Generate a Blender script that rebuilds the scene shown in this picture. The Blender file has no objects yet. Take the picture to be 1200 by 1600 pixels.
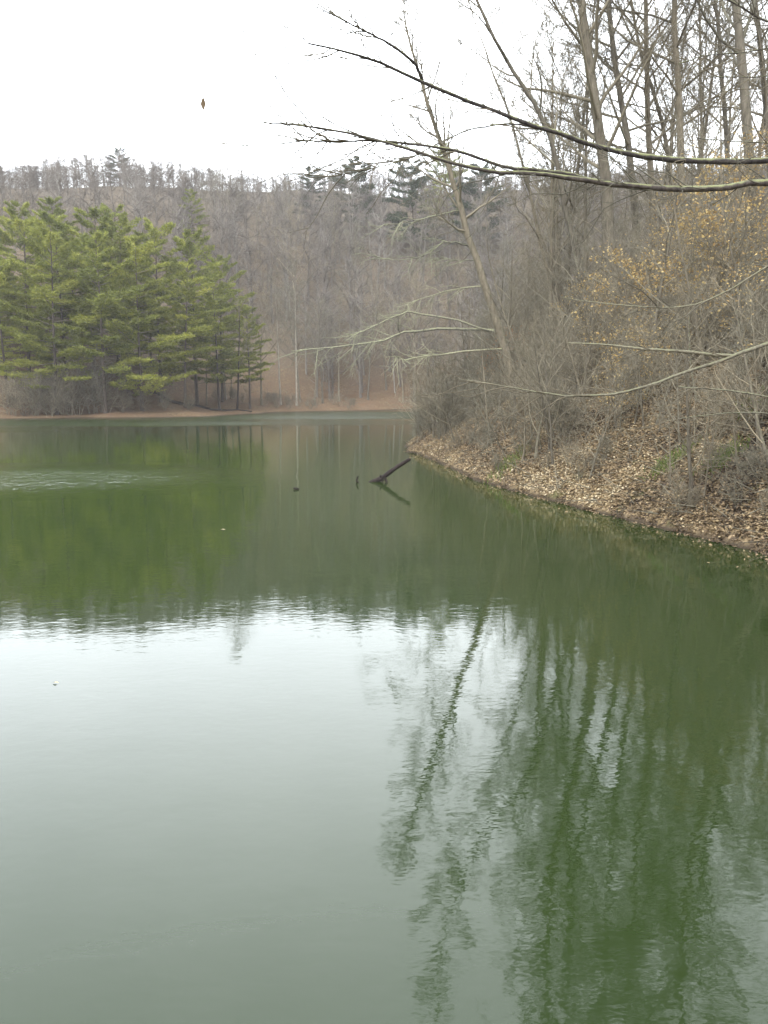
import bpy, math, random
import numpy as np

# ------------------------------------------------------------------ camera, sky, sun, exposure
SC = bpy.context.scene
COL = SC.collection
CAM_H, PITCH, FPX = 3.2, math.radians(8.3), 1330.0      # photograph pixels: 1200 x 1600
cd = bpy.data.cameras.new('camera'); cam = bpy.data.objects.new('camera', cd); COL.objects.link(cam)
cam.location = (0, 0, CAM_H); cam.rotation_euler = (math.pi/2 - PITCH, 0, 0)
cd.sensor_fit = 'VERTICAL'; cd.sensor_height = 24.0; cd.lens = FPX/1600*24.0
cd.clip_start = 0.05; cd.clip_end = 3000
SC.camera = cam

SUN_EL, SUN_AZ = math.radians(52), math.radians(205)     # high behind the viewer's left shoulder, veiled by cloud
w = bpy.data.worlds.new('World'); SC.world = w; w.use_nodes = True
nt = w.node_tree; nt.nodes.clear()
N, L = nt.nodes.new, nt.links.new
out = N('ShaderNodeOutputWorld'); bg = N('ShaderNodeBackground'); bg.inputs[1].default_value = 0.1
sky = N('ShaderNodeTexSky'); sky.sky_type = 'NISHITA'; sky.sun_disc = False
sky.sun_elevation = SUN_EL; sky.sun_rotation = SUN_AZ % (2*math.pi); sky.dust_density = 4; sky.air_density = 1
tc = N('ShaderNodeTexCoord'); nz = N('ShaderNodeTexNoise'); nz.inputs['Scale'].default_value = 1.6; nz.inputs['Detail'].default_value = 4
cr = N('ShaderNodeValToRGB')
cr.color_ramp.elements[0].position = .3; cr.color_ramp.elements[0].color = (6.5, 6.95, 7.4, 1)
cr.color_ramp.elements[1].position = .7; cr.color_ramp.elements[1].color = (8.6, 9.0, 9.4, 1)
mx = N('ShaderNodeMix'); mx.data_type = 'RGBA'; mx.inputs[0].default_value = .88
L(tc.outputs['Generated'], nz.inputs['Vector']); L(nz.outputs['Fac'], cr.inputs[0])
dt = N('ShaderNodeVectorMath'); dt.operation = 'DOT_PRODUCT'; L(tc.outputs['Generated'], dt.inputs[0])
dt.inputs[1].default_value = (-.25, .93, .27)
mr = N('ShaderNodeMapRange'); mr.interpolation_type = 'SMOOTHSTEP'; mr.inputs[1].default_value = .3; mr.inputs[2].default_value = 1; mr.inputs[3].default_value = .9; mr.inputs[4].default_value = 2.3
L(dt.outputs['Value'], mr.inputs[0])
vm = N('ShaderNodeVectorMath'); vm.operation = 'SCALE'; L(cr.outputs[0], vm.inputs[0]); L(mr.outputs[0], vm.inputs['Scale'])      # thinner, brighter cloud low over the far ridge
L(sky.outputs[0], mx.inputs[6]); L(vm.outputs[0], mx.inputs[7]); L(mx.outputs[2], bg.inputs[0]); L(bg.outputs[0], out.inputs[0])

sd = bpy.data.lights.new('sun', 'SUN'); sun = bpy.data.objects.new('sun', sd); COL.objects.link(sun)
sd.energy = 1.25; sd.angle = math.radians(25); sd.color = (1, .98, .95)
sun.rotation_euler = (math.pi/2 - SUN_EL, 0, math.pi - SUN_AZ); sun.location = (-20, -40, 60)

SC.view_settings.view_transform = 'Standard'; SC.view_settings.look = 'None'
SC.view_settings.exposure = 1.7; SC.view_settings.gamma = 1.0; SC.view_settings.use_curve_mapping = False
SC.cycles.max_bounces = 6; SC.cycles.diffuse_bounces = 2; SC.cycles.glossy_bounces = 3

rng = np.random.default_rng(7)
R = random.Random(11)

# ------------------------------------------------------------------ helpers
CP, SP = math.cos(PITCH), math.sin(PITCH)
def ray(px, py):
    u, v = (px-600)/FPX, -(py-800)/FPX
    return np.array([u, CP + v*SP, -SP + v*CP])
def at(px, py, Y):
    d = ray(px, py); return np.array([0, 0, CAM_H]) + d*(Y/d[1])
def on_water(px, py):
    d = ray(px, py); t = -CAM_H/d[2]; return (d[0]*t, d[1]*t)

class MB:
    """collects triangles / quads, builds one mesh object"""
    def __init__(s): s.v = []; s.n = 0; s.f = []; s.c = []
    def add(s, v, f, tint=0.5):
        v = np.asarray(v, float).reshape(-1, 3); f = np.asarray(f, int)
        s.v.append(v); s.f.append(f + s.n); s.n += len(v)
        t = np.asarray(tint, float)
        s.c.append(np.full(len(f), float(t)) if t.ndim == 0 else t)
    def mesh(s, name, mat):
        me = bpy.data.meshes.new(name)
        V = np.concatenate(s.v); tot = np.concatenate([np.full(len(f), f.shape[1]) for f in s.f])
        loops = np.concatenate([f.ravel() for f in s.f])
        me.vertices.add(len(V)); me.vertices.foreach_set('co', V.astype(np.float32).ravel())
        me.loops.add(len(loops)); me.loops.foreach_set('vertex_index', loops.astype(np.int32))
        me.polygons.add(len(tot)); st = np.concatenate([[0], np.cumsum(tot)[:-1]])
        me.polygons.foreach_set('loop_start', st.astype(np.int32))
        a = me.attributes.new('tint', 'FLOAT', 'FACE'); a.data.foreach_set('value', np.concatenate(s.c).astype(np.float32))
        me.update(calc_edges=True)
        if mat: me.materials.append(mat)
        return me
    def build(s, name, mat, parent=None):
        o = bpy.data.objects.new(name, s.mesh(name, mat)); COL.objects.link(o)
        if parent is not None: o.parent = parent
        return o

def tag(o, label=None, cat=None, group=None, kind=None):
    if label: o['label'] = label
    if cat: o['category'] = cat
    if group: o['group'] = group
    if kind: o['kind'] = kind
    return o
def empty(name, loc, rz=0, sc=1):
    o = bpy.data.objects.new(name, None); COL.objects.link(o); o.location = loc; o.rotation_euler = (0, 0, rz); o.scale = (sc,)*3
    o.empty_display_size = .2
    return o
def unit(a):
    a = np.asarray(a, float); return a/(np.linalg.norm(a, axis=-1, keepdims=True) + 1e-9)

def tube(mb, P, r, k=4, tint=.5, cap=False):
    P = np.asarray(P, float); n = len(P); r = np.broadcast_to(r, n)
    T = unit(np.gradient(P, axis=0)); m = unit(P[-1] - P[0])
    ref = np.array([1., 0, 0]) if abs(m[0]) < .6 else np.array([0, 0, 1.])
    U = unit(np.cross(T, ref)); W = np.cross(T, U)
    a = np.arange(k)*2*math.pi/k
    V = P[:, None] + r[:, None, None]*(U[:, None]*np.cos(a)[None, :, None] + W[:, None]*np.sin(a)[None, :, None])
    i = np.arange(n-1)[:, None]*k; j = np.arange(k)[None]; j2 = (j+1) % k
    F = np.stack([i+j, i+j2, i+k+j2, i+k+j], -1).reshape(-1, 4)
    mb.add(V, F, tint)
    if cap:
        for q in (0, n-1):
            mb.add(np.vstack([V[q], P[q][None]]), np.stack([np.arange(k), (np.arange(k)+1) % k, np.full(k, k)], -1), tint)

def cones(mb, P, D, Ln, r, tint=.5):
    """N thin tapering three-sided twigs"""
    P = np.asarray(P, float); D = unit(D); n = len(P)
    if n == 0: return
    Ln = np.broadcast_to(Ln, n); r = np.broadcast_to(r, n)
    ref = np.where(np.abs(D[:, 2:3]) < .8, np.array([[0, 0, 1.]]), np.array([[1., 0, 0]]))
    U = unit(np.cross(D, ref)); W = np.cross(D, U)
    vs = [P + r[:, None]*(U*math.cos(a) + W*math.sin(a)) for a in (0, 2.09, 4.19)] + [P + D*Ln[:, None]]
    V = np.stack(vs, 1).reshape(-1, 3); b = np.arange(n)[:, None]*4
    F = np.stack([b+[0, 1, 3], b+[1, 2, 3], b+[2, 0, 3]], 1).reshape(-1, 3)
    t = np.repeat(np.broadcast_to(np.asarray(tint, float), n), 3)
    mb.add(V, F, t)

def leaves(mb, P, size, rs, flat=.5, tint=None):
    """N folded leaf quads (two triangles along a midrib) with random facing"""
    P = np.asarray(P, float); n = len(P)
    if n == 0: return
    nrm = unit(rs.normal(size=(n, 3))*(1-flat) + np.array([0, 0, 1.])*flat*1.5)
    d = unit(np.cross(nrm, rs.normal(size=(n, 3)))); s = np.cross(nrm, d)
    size = np.broadcast_to(size, n)[:, None]*rs.uniform(.7, 1.3, (n, 1))
    cup = rs.uniform(.1, .6, (n, 1))
    a = P - d*size*.5; b = P + d*size*.5
    c = P + s*size*.3 + nrm*size*.3*cup; e = P - s*size*.3 + nrm*size*.3*cup
    V = np.stack([a, c, b, e], 1).reshape(-1, 3); q = np.arange(n)[:, None]*4
    F = np.stack([q+[0, 1, 2], q+[0, 2, 3]], 1).reshape(-1, 3)
    t = rs.random(n) if tint is None else np.broadcast_to(tint, n)
    mb.add(V, F, np.repeat(t, 2))

# ------------------------------------------------------------------ materials
def mat_nodes(name):
    m = bpy.data.materials.new(name); m.use_nodes = True
    nt = m.node_tree; b = nt.nodes['Principled BSDF']
    return m, nt, b
def ramp(nt, stops, inp=None):
    r = nt.nodes.new('ShaderNodeValToRGB'); e = r.color_ramp.elements
    while len(e) < len(stops): e.new(.5)
    for q, (p, c) in zip(e, stops): q.position = p; q.color = (*c, 1)
    if inp is not None: nt.links.new(inp, r.inputs[0])
    return r
def noise(nt, scale, detail=4, vec=None, rough=.55):
    n = nt.nodes.new('ShaderNodeTexNoise'); n.inputs['Scale'].default_value = scale; n.inputs['Detail'].default_value = detail
    n.inputs['Roughness'].default_value = rough
    if vec is not None: nt.links.new(vec, n.inputs['Vector'])
    return n
def mixc(nt, fac, a, b, mode='MIX'):
    m = nt.nodes.new('ShaderNodeMix'); m.data_type = 'RGBA'; m.blend_type = mode
    for s, v in ((0, fac), (6, a), (7, b)):
        if hasattr(v, 'node'): nt.links.new(v, m.inputs[s])
        elif s == 0: m.inputs[0].default_value = v
        else: m.inputs[s].default_value = (*v, 1)
    return m.outputs[2]
def bump(nt, b, h, dist, strength=1):
    bp = nt.nodes.new('ShaderNodeBump'); bp.inputs['Distance'].default_value = dist; bp.inputs['Strength'].default_value = strength
    nt.links.new(h, bp.inputs['Height']); nt.links.new(bp.outputs[0], b.inputs['Normal'])

def bark(name, dark, light, moss=None, mscale=1.0):
    m, nt, b = mat_nodes(name)
    tc = nt.nodes.new('ShaderNodeTexCoord'); oi = nt.nodes.new('ShaderNodeObjectInfo')
    mp = nt.nodes.new('ShaderNodeMapping'); mp.inputs['Scale'].default_value = (9*mscale, 9*mscale, 2.2*mscale)
    nt.links.new(tc.outputs['Object'], mp.inputs[0])
    n = noise(nt, 1, 5, mp.outputs[0])
    c = ramp(nt, [(.3, dark), (.72, light)], n.outputs['Fac']).outputs[0]
    r2 = ramp(nt, [(0, (.72, .72, .74)), (1, (1.25, 1.2, 1.12))], oi.outputs['Random'])
    c = mixc(nt, 1, c, r2.outputs[0], 'MULTIPLY')
    if moss:
        n2 = noise(nt, 14, 4, tc.outputs['Object'])
        ge = nt.nodes.new('ShaderNodeNewGeometry'); sx = nt.nodes.new('ShaderNodeSeparateXYZ'); nt.links.new(ge.outputs['Normal'], sx.inputs[0])
        ad = nt.nodes.new('ShaderNodeMath'); ad.operation = 'ADD'; nt.links.new(n2.outputs['Fac'], ad.inputs[0])
        mu = nt.nodes.new('ShaderNodeMath'); mu.operation = 'MULTIPLY'; mu.inputs[1].default_value = .38
        nt.links.new(sx.outputs['Z'], mu.inputs[0]); nt.links.new(mu.outputs[0], ad.inputs[1])
        f = ramp(nt, [(.55, (0, 0, 0)), (.8, (1, 1, 1))], ad.outputs[0])
        c = mixc(nt, f.outputs[0], c, moss)
    nt.links.new(c, b.inputs['Base Color']); b.inputs['Roughness'].default_value = .9; b.inputs['Specular IOR Level'].default_value = .2
    bump(nt, b, n.outputs['Fac'], .02)
    return m

def tinted(name, stops, rough=.8, trans=0., rand=0.):
    m, nt, b = mat_nodes(name)
    at_ = nt.nodes.new('ShaderNodeAttribute'); at_.attribute_name = 'tint'
    c = ramp(nt, stops, at_.outputs['Fac']).outputs[0]
    if rand:
        oi = nt.nodes.new('ShaderNodeObjectInfo')
        r2 = ramp(nt, [(0, (1-rand, 1-rand*.8, 1-rand)), (1, (1+rand, 1+rand*.7, 1))], oi.outputs['Random'])
        c = mixc(nt, 1, c, r2.outputs[0], 'MULTIPLY')
    nt.links.new(c, b.inputs['Base Color']); b.inputs['Roughness'].default_value = rough; b.inputs['Specular IOR Level'].default_value = .25
    if trans:
        o = nt.nodes['Material Output']; tr = nt.nodes.new('ShaderNodeBsdfTranslucent'); nt.links.new(c, tr.inputs[0])
        ms = nt.nodes.new('ShaderNodeMixShader'); ms.inputs[0].default_value = trans
        nt.links.new(b.outputs[0], ms.inputs[1]); nt.links.new(tr.outputs[0], ms.inputs[2]); nt.links.new(ms.outputs[0], o.inputs[0])
    return m

M_TRUNK = bark('grey_bark', (.105, .093, .072), (.235, .21, .165), (.10, .115, .06))
M_TWIG = tinted('twig_bark', [(0, (.10, .087, .068)), (1, (.265, .24, .19))], rand=.2)
M_HILLT = tinted('far_twig_bark', [(0, (.10, .086, .074)), (.6, (.165, .146, .125)), (1, (.28, .262, .232))])
M_PINEB = bark('pine_bark', (.05, .042, .036), (.12, .10, .085))
M_NEED = tinted('pine_needles', [(0, (.12, .14, .03)), (.5, (.235, .265, .055)), (1, (.40, .41, .09))], .6, .35, .15)
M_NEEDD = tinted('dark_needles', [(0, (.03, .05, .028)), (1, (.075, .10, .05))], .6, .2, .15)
M_BEECH = tinted('dry_beech_leaves', [(0, (.26, .165, .07)), (.5, (.44, .31, .12)), (1, (.60, .47, .22))], .7, .3)
M_OAK = tinted('rusty_leaves', [(0, (.20, .09, .05)), (1, (.42, .22, .10))], .7, .3)
M_LITTER = tinted('fallen_leaves', [(0, (.05, .036, .026)), (.25, (.15, .108, .064)), (.55, (.26, .188, .106)), (.85, (.38, .295, .165)), (1, (.50, .42, .28))], .75)
M_BOUGH = bark('mossy_bark', (.035, .03, .033), (.10, .09, .08), (.20, .21, .11), 2.5)
M_PALE = bark('pale_bough_bark', (.085, .078, .062), (.235, .22, .172), (.185, .185, .115), 3.5)
M_DROOP = bark('silvery_bough_bark', (.17, .16, .13), (.37, .352, .28), (.29, .30, .18), 1.5)
M_LOG = bark('wet_dead_wood', (.012, .009, .010), (.035, .026, .024))
M_GRASS = tinted('moss_blades', [(0, (.06, .10, .02)), (1, (.17, .20, .05))], .8, .2)

# ------------------------------------------------------------------ shoreline and terrain
near = [(-30, -9), (-8, .2), (1.6, 1.0), (3.0, 3.2), (4.1, 6.5), (5.3, 10), (6.6, 13.2)]
right = [on_water(*p) for p in ((1200, 868), (1100, 842), (1000, 818), (900, 793), (800, 767), (720, 740), (660, 714), (634, 703))]
cove = [(1.9, 50), (4.5, 56), (10, 63), (15, 74), (17, 88), (14, 103), (9, 114)]
far = [on_water(*p) for p in ((650, 640), (560, 642), (450, 644), (380, 648), (300, 652), (200, 653), (100, 654), (0, 655))]
left = [(-62, 82), (-85, 70), (-100, 45), (-92, 5), (-60, -8)]
raw = np.array(near + right + cove + far + left)
def smooth_loop(P, k):
    n = len(P); o = []
    for i in range(n):
        a, b, c, d = P[i-1], P[i], P[(i+1) % n], P[(i+2) % n]
        for t in np.arange(k)/k:
            o.append(.5*((2*b) + (c-a)*t + (2*a-5*b+4*c-d)*t*t + (3*b-a-3*c+d)*t**3))
    return np.array(o)
SHORE = smooth_loop(raw, 6)
_nx = np.array([R.gauss(0, 1) for _ in range(len(SHORE))])
_d = np.linalg.norm(SHORE, axis=1)
SHORE = SHORE + (np.stack([_nx, np.roll(_nx, 3)], 1)*np.clip(_d*.004, .03, .25)[:, None])

def sdist(x, y):
    """distance to the shoreline: positive on land"""
    x = np.asarray(x, float); y = np.asarray(y, float); sh = x.shape
    p = np.stack([x.ravel(), y.ravel()], 1)
    best = np.full(len(p), 1e9); ins = np.zeros(len(p), bool)
    A = SHORE; B = np.roll(SHORE, -1, 0)
    for a, b in zip(A, B):
        ab = b-a; t = np.clip(((p-a) @ ab)/(ab @ ab + 1e-9), 0, 1)
        q = p - a - t[:, None]*ab; best = np.minimum(best, (q*q).sum(1))
        cnd = (a[1] > p[:, 1]) != (b[1] > p[:, 1])
        if abs(b[1]-a[1]) > 1e-9:
            ins ^= cnd & (p[:, 0] < (b[0]-a[0])*(p[:, 1]-a[1])/(b[1]-a[1]) + a[0])
    return (np.sqrt(best)*np.where(ins, -1, 1)).reshape(sh)

_g = np.random.default_rng(3).random((64, 64))
def vnoise(x, y, s):
    x = np.asarray(x)/s + 100; y = np.asarray(y)/s + 100
    i = np.floor(x).astype(int); j = np.floor(y).astype(int); fx = x-i; fy = y-j
    fx = fx*fx*(3-2*fx); fy = fy*fy*(3-2*fy); g = lambda a, b: _g[a % 64, b % 64]
    return (g(i, j)*(1-fx) + g(i+1, j)*fx)*(1-fy) + (g(i, j+1)*(1-fx) + g(i+1, j+1)*fx)*fy - .5
def sstep(a, b, x):
    t = np.clip((np.asarray(x, float)-a)/(b-a), 0, 1); return t*t*(3-2*t)

def height(x, y):
    x = np.asarray(x, float); y = np.asarray(y, float)
    s = sdist(x, y); sp = np.maximum(s, 0)
    lip = .16*(1-np.exp(-sp/.25))
    zr = 14.5*(1-np.exp(-sp*.80/14.5)) + .02*sp                   # steep bank of the wooded point
    zf = .12*np.minimum(sp, 14) + np.where(sp > 14, 64*(1-np.exp(-(sp-14)*1.0/64)), 0)   # shelf, then the long hill
    zf = zf - .35*np.maximum(sp-96, 0)
    zf = zf*(1 + .10*sstep(-70, -25, x)*(1-sstep(35, 75, x)) - .06*(1-sstep(-85, -60, x)) + .10*vnoise(x+20, y*.3, 26))
    zn = 1.3*(1-np.exp(-sp*.9))                                   # low dam at the viewer's feet
    wr = sstep(-2, 3, x)*(1-sstep(62, 80, y))*(1-sstep(45, 75, x)*.3)
    wn = 1-sstep(1.5, 6, y)
    z = zf*(1-wr) + zr*wr
    z = z*(1-wn) + zn*wn
    z = z + lip + vnoise(x, y, 9)*np.minimum(sp*.12, 1.1) + vnoise(x+50, y, 2.3)*np.minimum(sp*.16, .5) + vnoise(x, y+30, .9)*np.minimum(sp*.12, .2) + vnoise(x, y, 40)*np.minimum(sp*.06, 3.5)
    return np.where(s > 0, z, np.maximum(-.5*np.abs(s)-.02, -2.5))
def ground(x, y): return float(height(np.array([x]), np.array([y]))[0])

def ar(a, b, st): return np.arange(a, b, st)
gx = np.concatenate([ar(-600, -150, 30), ar(-150, -60, 5), ar(-60, -3, 2), ar(-3, 28, .4), ar(28, 70, 2), ar(70, 150, 5), ar(150, 601, 30)])
gy = np.concatenate([ar(-90, -10, 10), ar(-10, 0, 1), ar(0, 60, .45), ar(60, 140, 1.3), ar(140, 260, 5), ar(260, 800, 30)])
X, Y = np.meshgrid(gx, gy); Z = height(X, Y)
nx_, ny_ = len(gx), len(gy)
idx = np.arange(nx_*ny_).reshape(ny_, nx_)
F = np.stack([idx[:-1, :-1], idx[:-1, 1:], idx[1:, 1:], idx[1:, :-1]], -1).reshape(-1, 4)
m, nt, b = mat_nodes('leaf_litter_ground')
tc = nt.nodes.new('ShaderNodeTexCoord'); O = tc.outputs['Object']
vo = nt.nodes.new('ShaderNodeTexVoronoi'); vo.inputs['Scale'].default_value = 9; nt.links.new(O, vo.inputs['Vector'])
sxv = nt.nodes.new('ShaderNodeSeparateColor'); nt.links.new(vo.outputs['Color'], sxv.inputs[0])
c1 = ramp(nt, [(0, (.055, .04, .028)), (.4, (.125, .09, .056)), (.75, (.205, .155, .085)), (1, (.31, .23, .14))], sxv.outputs[0]).outputs[0]
n1 = noise(nt, .35, 5, O); n2 = noise(nt, 1.3, 5, O)
c2 = mixc(nt, ramp(nt, [(.5, (0, 0, 0)), (.7, (.55, .55, .55))], n1.outputs['Fac']).outputs[0], c1, (.13, .095, .06))
c3 = mixc(nt, ramp(nt, [(.60, (0, 0, 0)), (.72, (.7, .7, .7))], n2.outputs['Fac']).outputs[0], c2, (.085, .095, .035))
sz = nt.nodes.new('ShaderNodeSeparateXYZ'); nt.links.new(O, sz.inputs[0])
fy = nt.nodes.new('ShaderNodeMapRange'); fy.inputs[1].default_value = 78; fy.inputs[2].default_value = 92; nt.links.new(sz.outputs['Y'], fy.inputs[0])
nr = noise(nt, .5, 4, O); fr = nt.nodes.new('ShaderNodeMath'); fr.operation = 'MULTIPLY'; nt.links.new(fy.outputs[0], fr.inputs[0]); nt.links.new(ramp(nt, [(.3, (.35, .35, .35)), (.65, (.9, .9, .9))], nr.outputs['Fac']).outputs[0], fr.inputs[1])
ft_ = mixc(nt, ramp(nt, [(.25, (0, 0, 0)), (.75, (1, 1, 1))], noise(nt, 2.5, 3, O).outputs['Fac']).outputs[0], (.165, .095, .052), (.10, .072, .048))   # rusty needles and leaves along the far shore
zz = nt.nodes.new('ShaderNodeMapRange'); zz.inputs[1].default_value = 2; zz.inputs[2].default_value = 9; nt.links.new(sz.outputs['Z'], zz.inputs[0])
ft_ = mixc(nt, zz.outputs[0], ft_, (.115, .096, .074))                                   # greyer leaf mould up the hill
c3 = mixc(nt, fr.outputs[0], c3, ft_)
wet = ramp(nt, [(.03, (1, 1, 1)), (.13, (0, 0, 0))], sz.outputs['Z'])                 # wet mud band at the waterline
c3 = mixc(nt, wet.outputs[0], c3, (.045, .034, .022))
nt.links.new(c3, b.inputs['Base Color']); b.inputs['Roughness'].default_value = .95; b.inputs['Specular IOR Level'].default_value = .1
bump(nt, b, vo.outputs['Distance'], .06)
mb = MB(); mb.add(np.stack([X, Y, Z], -1), F); tag(mb.build('ground', m), kind='structure')

# ------------------------------------------------------------------ lake water: murky green body, still mirror, cat's paws
m, nt, b = mat_nodes('lake_water')
tc = nt.nodes.new('ShaderNodeTexCoord'); O = tc.outputs['Object']
def mapped(sx, sy, rz=0):
    mp = nt.nodes.new('ShaderNodeMapping'); mp.inputs['Scale'].default_value = (sx, sy, 1); mp.inputs['Rotation'].default_value = (0, 0, rz)
    nt.links.new(O, mp.inputs[0]); return mp.outputs[0]
def math_(op, a, b_):
    q = nt.nodes.new('ShaderNodeMath'); q.operation = op
    for i, v in enumerate((a, b_)):
        if hasattr(v, 'node'): nt.links.new(v, q.inputs[i])
        else: q.inputs[i].default_value = v
    return q.outputs[0]
def patch(cx, cy, rx, ry):
    """a breeze-ruffled patch of the lake, soft edged"""
    mp = nt.nodes.new('ShaderNodeMapping'); mp.inputs['Location'].default_value = (-cx/rx, -cy/ry, 0); mp.inputs['Scale'].default_value = (1/rx, 1/ry, 0)
    nt.links.new(O, mp.inputs[0])
    ln = nt.nodes.new('ShaderNodeVectorMath'); ln.operation = 'LENGTH'; nt.links.new(mp.outputs[0], ln.inputs[0])
    return ramp(nt, [(.35, (1, 1, 1)), (1, (0, 0, 0))], ln.outputs['Value']).outputs[0]
r1 = noise(nt, 1, 2, mapped(2.2, 3.2, .2)); r2 = noise(nt, 1, 2, mapped(7, 11, -.2)); r3 = noise(nt, 1, 2, mapped(.35, .6, .1))
breeze = noise(nt, 1, 3, mapped(.035, .07))
calm = math_('ADD', math_('MULTIPLY', r1.outputs['Fac'], .0014), math_('MULTIPLY', r2.outputs['Fac'], .0009))
calm = math_('ADD', calm, math_('MULTIPLY', r3.outputs['Fac'], .004))
pm = None; breezef = ramp(nt, [(.35, (.1, .1, .1)), (.6, (1, 1, 1))], breeze.outputs['Fac']).outputs[0]
for p in ((-12.5, 30.5, 9.5, 6.5), (-13, 96, 26, 11), (-48, 66, 28, 8), (-4, 108, 26, 14), (-36, 80, 50, 10)):
    q = math_('MULTIPLY', patch(*p), .6 if p[1] < 50 else math_('ADD', math_('MULTIPLY', breezef, 2.0), .8)); pm = q if pm is None else math_('MAXIMUM', pm, q)
rip = math_('MULTIPLY', math_('MULTIPLY', noise(nt, 1, 3, mapped(2.2, 1.6, .15), .6).outputs['Fac'],   .12), pm)
hgt = math_('ADD', calm, rip)
bc = ramp(nt, [(.3, (.0145, .0255, .0075)), (.7, (.018, .031, .007))], breeze.outputs['Fac'])
sx = nt.nodes.new('ShaderNodeSeparateXYZ'); nt.links.new(O, sx.inputs[0])
refl_fac = math_('MULTIPLY', patch(-16, 40, 30, 32), math_('ADD', math_('MULTIPLY', noise(nt, 1, 3, mapped(.08, .05)).outputs['Fac'], .8), .5))      # reflected pine green painted into the body colour of the open lake
bc2 = mixc(nt, refl_fac, bc.outputs[0], (.022, .045, .004))
nt.links.new(bc2, b.inputs['Base Color']); rgh = math_('ADD', math_('MULTIPLY', math_('MINIMUM', pm, 1.0), .20), .03); nt.links.new(rgh, b.inputs['Roughness']); b.inputs['IOR'].default_value = 1.333
bump(nt, b, hgt, 1.0, 1.0)
mb = MB(); mb.add([(-140, -20, 0), (60, -20, 0), (60, 135, 0), (-140, 135, 0)], [[0, 1, 2, 3]])
tag(mb.build('lake_water', m), kind='structure')

# ------------------------------------------------------------------ tree growing
def wander(rs, p, d, Ln, n, wob, up):
    P = [np.array(p, float)]; d = unit(d); st = Ln/n
    for _ in range(n):
        d = unit(d + rs.normal(size=3)*wob + np.array([0, 0, up])); P.append(P[-1] + d*st)
    return np.array(P)
def sample(P, t):
    q = np.clip(t, 0, .9999)*(len(P)-1); i = int(q); f = q-i
    return P[i]*(1-f) + P[i+1]*f, unit(P[i+1]-P[i])
def side_dir(rs, tan, ang, az=None):
    ref = np.array([0, 0, 1.]) if abs(tan[2]) < .95 else np.array([1., 0, 0])
    u = unit(np.cross(tan, ref)); v = np.cross(tan, u); a = rs.uniform(0, 2*math.pi) if az is None else az
    return unit(tan*math.cos(ang) + (u*math.cos(a) + v*math.sin(a))*math.sin(ang))

def branches(rs, mb, P, r0, length, n1, n2, n3, twigs, t0=.35, ang=(.7, 1.1), up=.06, twl=.6, twr=.006, sides=3, ends=None, reach=1.0, minr=.006, az_bias=None):
    """limbs > branches > branchlets > twigs on a trunk polyline P"""
    TP, TD, TL = [], [], []
    az = rs.uniform(0, 6.28)
    for i in range(n1):
        t = t0 + (1-t0)*((i+rs.uniform(0, .9))/n1)
        p, tan = sample(P, t); az += 2.4 + rs.normal()*.4
        k = 1-(t-t0)/(1-t0)
        L1 = length*reach*(.30 + .70*k**.8)*rs.uniform(.7, 1.2)
        d = side_dir(rs, tan, rs.uniform(*ang)*(.75 + .35*k), az)
        if az_bias is not None: d = unit(d + np.array(az_bias)*rs.uniform(0, 1))
        B = wander(rs, p, d, L1, 6, .13, up)
        rr = max(r0*(1-t*.75)*.42, minr*2); tn = rs.random()
        tube(mb, B, np.linspace(rr, max(rr*.22, minr), 7), sides + 1, tn)
        for j in range(n2):
            u = .2 + .78*(j+rs.random())/n2
            p2, t2 = sample(B, u); L2 = L1*.48*(1.15-u)*rs.uniform(.6, 1.2) + .2
            C = wander(rs, p2, side_dir(rs, t2, rs.uniform(.5, .95)), L2, 4, .16, up*.8)
            r2 = max(rr*.38*(1-u*.6), minr)
            tube(mb, C, np.linspace(r2, minr*.6, 5), sides, rs.random())
            for q in range(n3):
                u3 = .15 + .85*(q+rs.random())/max(n3, 1)
                p3, t3 = sample(C, u3); L3 = max(L2*.5*rs.uniform(.5, 1.1), .12)
                E = wander(rs, p3, side_dir(rs, t3, rs.uniform(.4, .95)), L3, 2, .15, up)
                if minr > .004 or True: tube(mb, E, np.linspace(minr*.8, minr*.4, 3), 3, rs.random())
                for w_ in range(twigs):
                    p4, t4 = sample(E, rs.uniform(.1, 1)); TP.append(p4); TD.append(side_dir(rs, t4, rs.uniform(.3, .9))); TL.append(twl*rs.uniform(.4, 1.2))
    if TP:
        cones(mb, TP, TD, np.array(TL), twr, rs.random(len(TP)))
        if ends is not None:
            TP = np.array(TP); TD = unit(np.array(TD)); TL = np.array(TL)
            ends.append(TP + TD*TL[:, None]*rs.uniform(.3, 1, (len(TP), 1)))

def straight_trunk(rs, h, lean=.03, n=9, wob=.018):
    P = wander(rs, (0, 0, -.4), (rs.normal()*lean, rs.normal()*lean, 1), h+.4, n, wob, .01)
    return P
def trunk_radii(r, n, flare=1.35, top=.10):
    t = np.linspace(0, 1, n); q = r*(1-t*(1-top)); q[0] *= flare; return q

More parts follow.
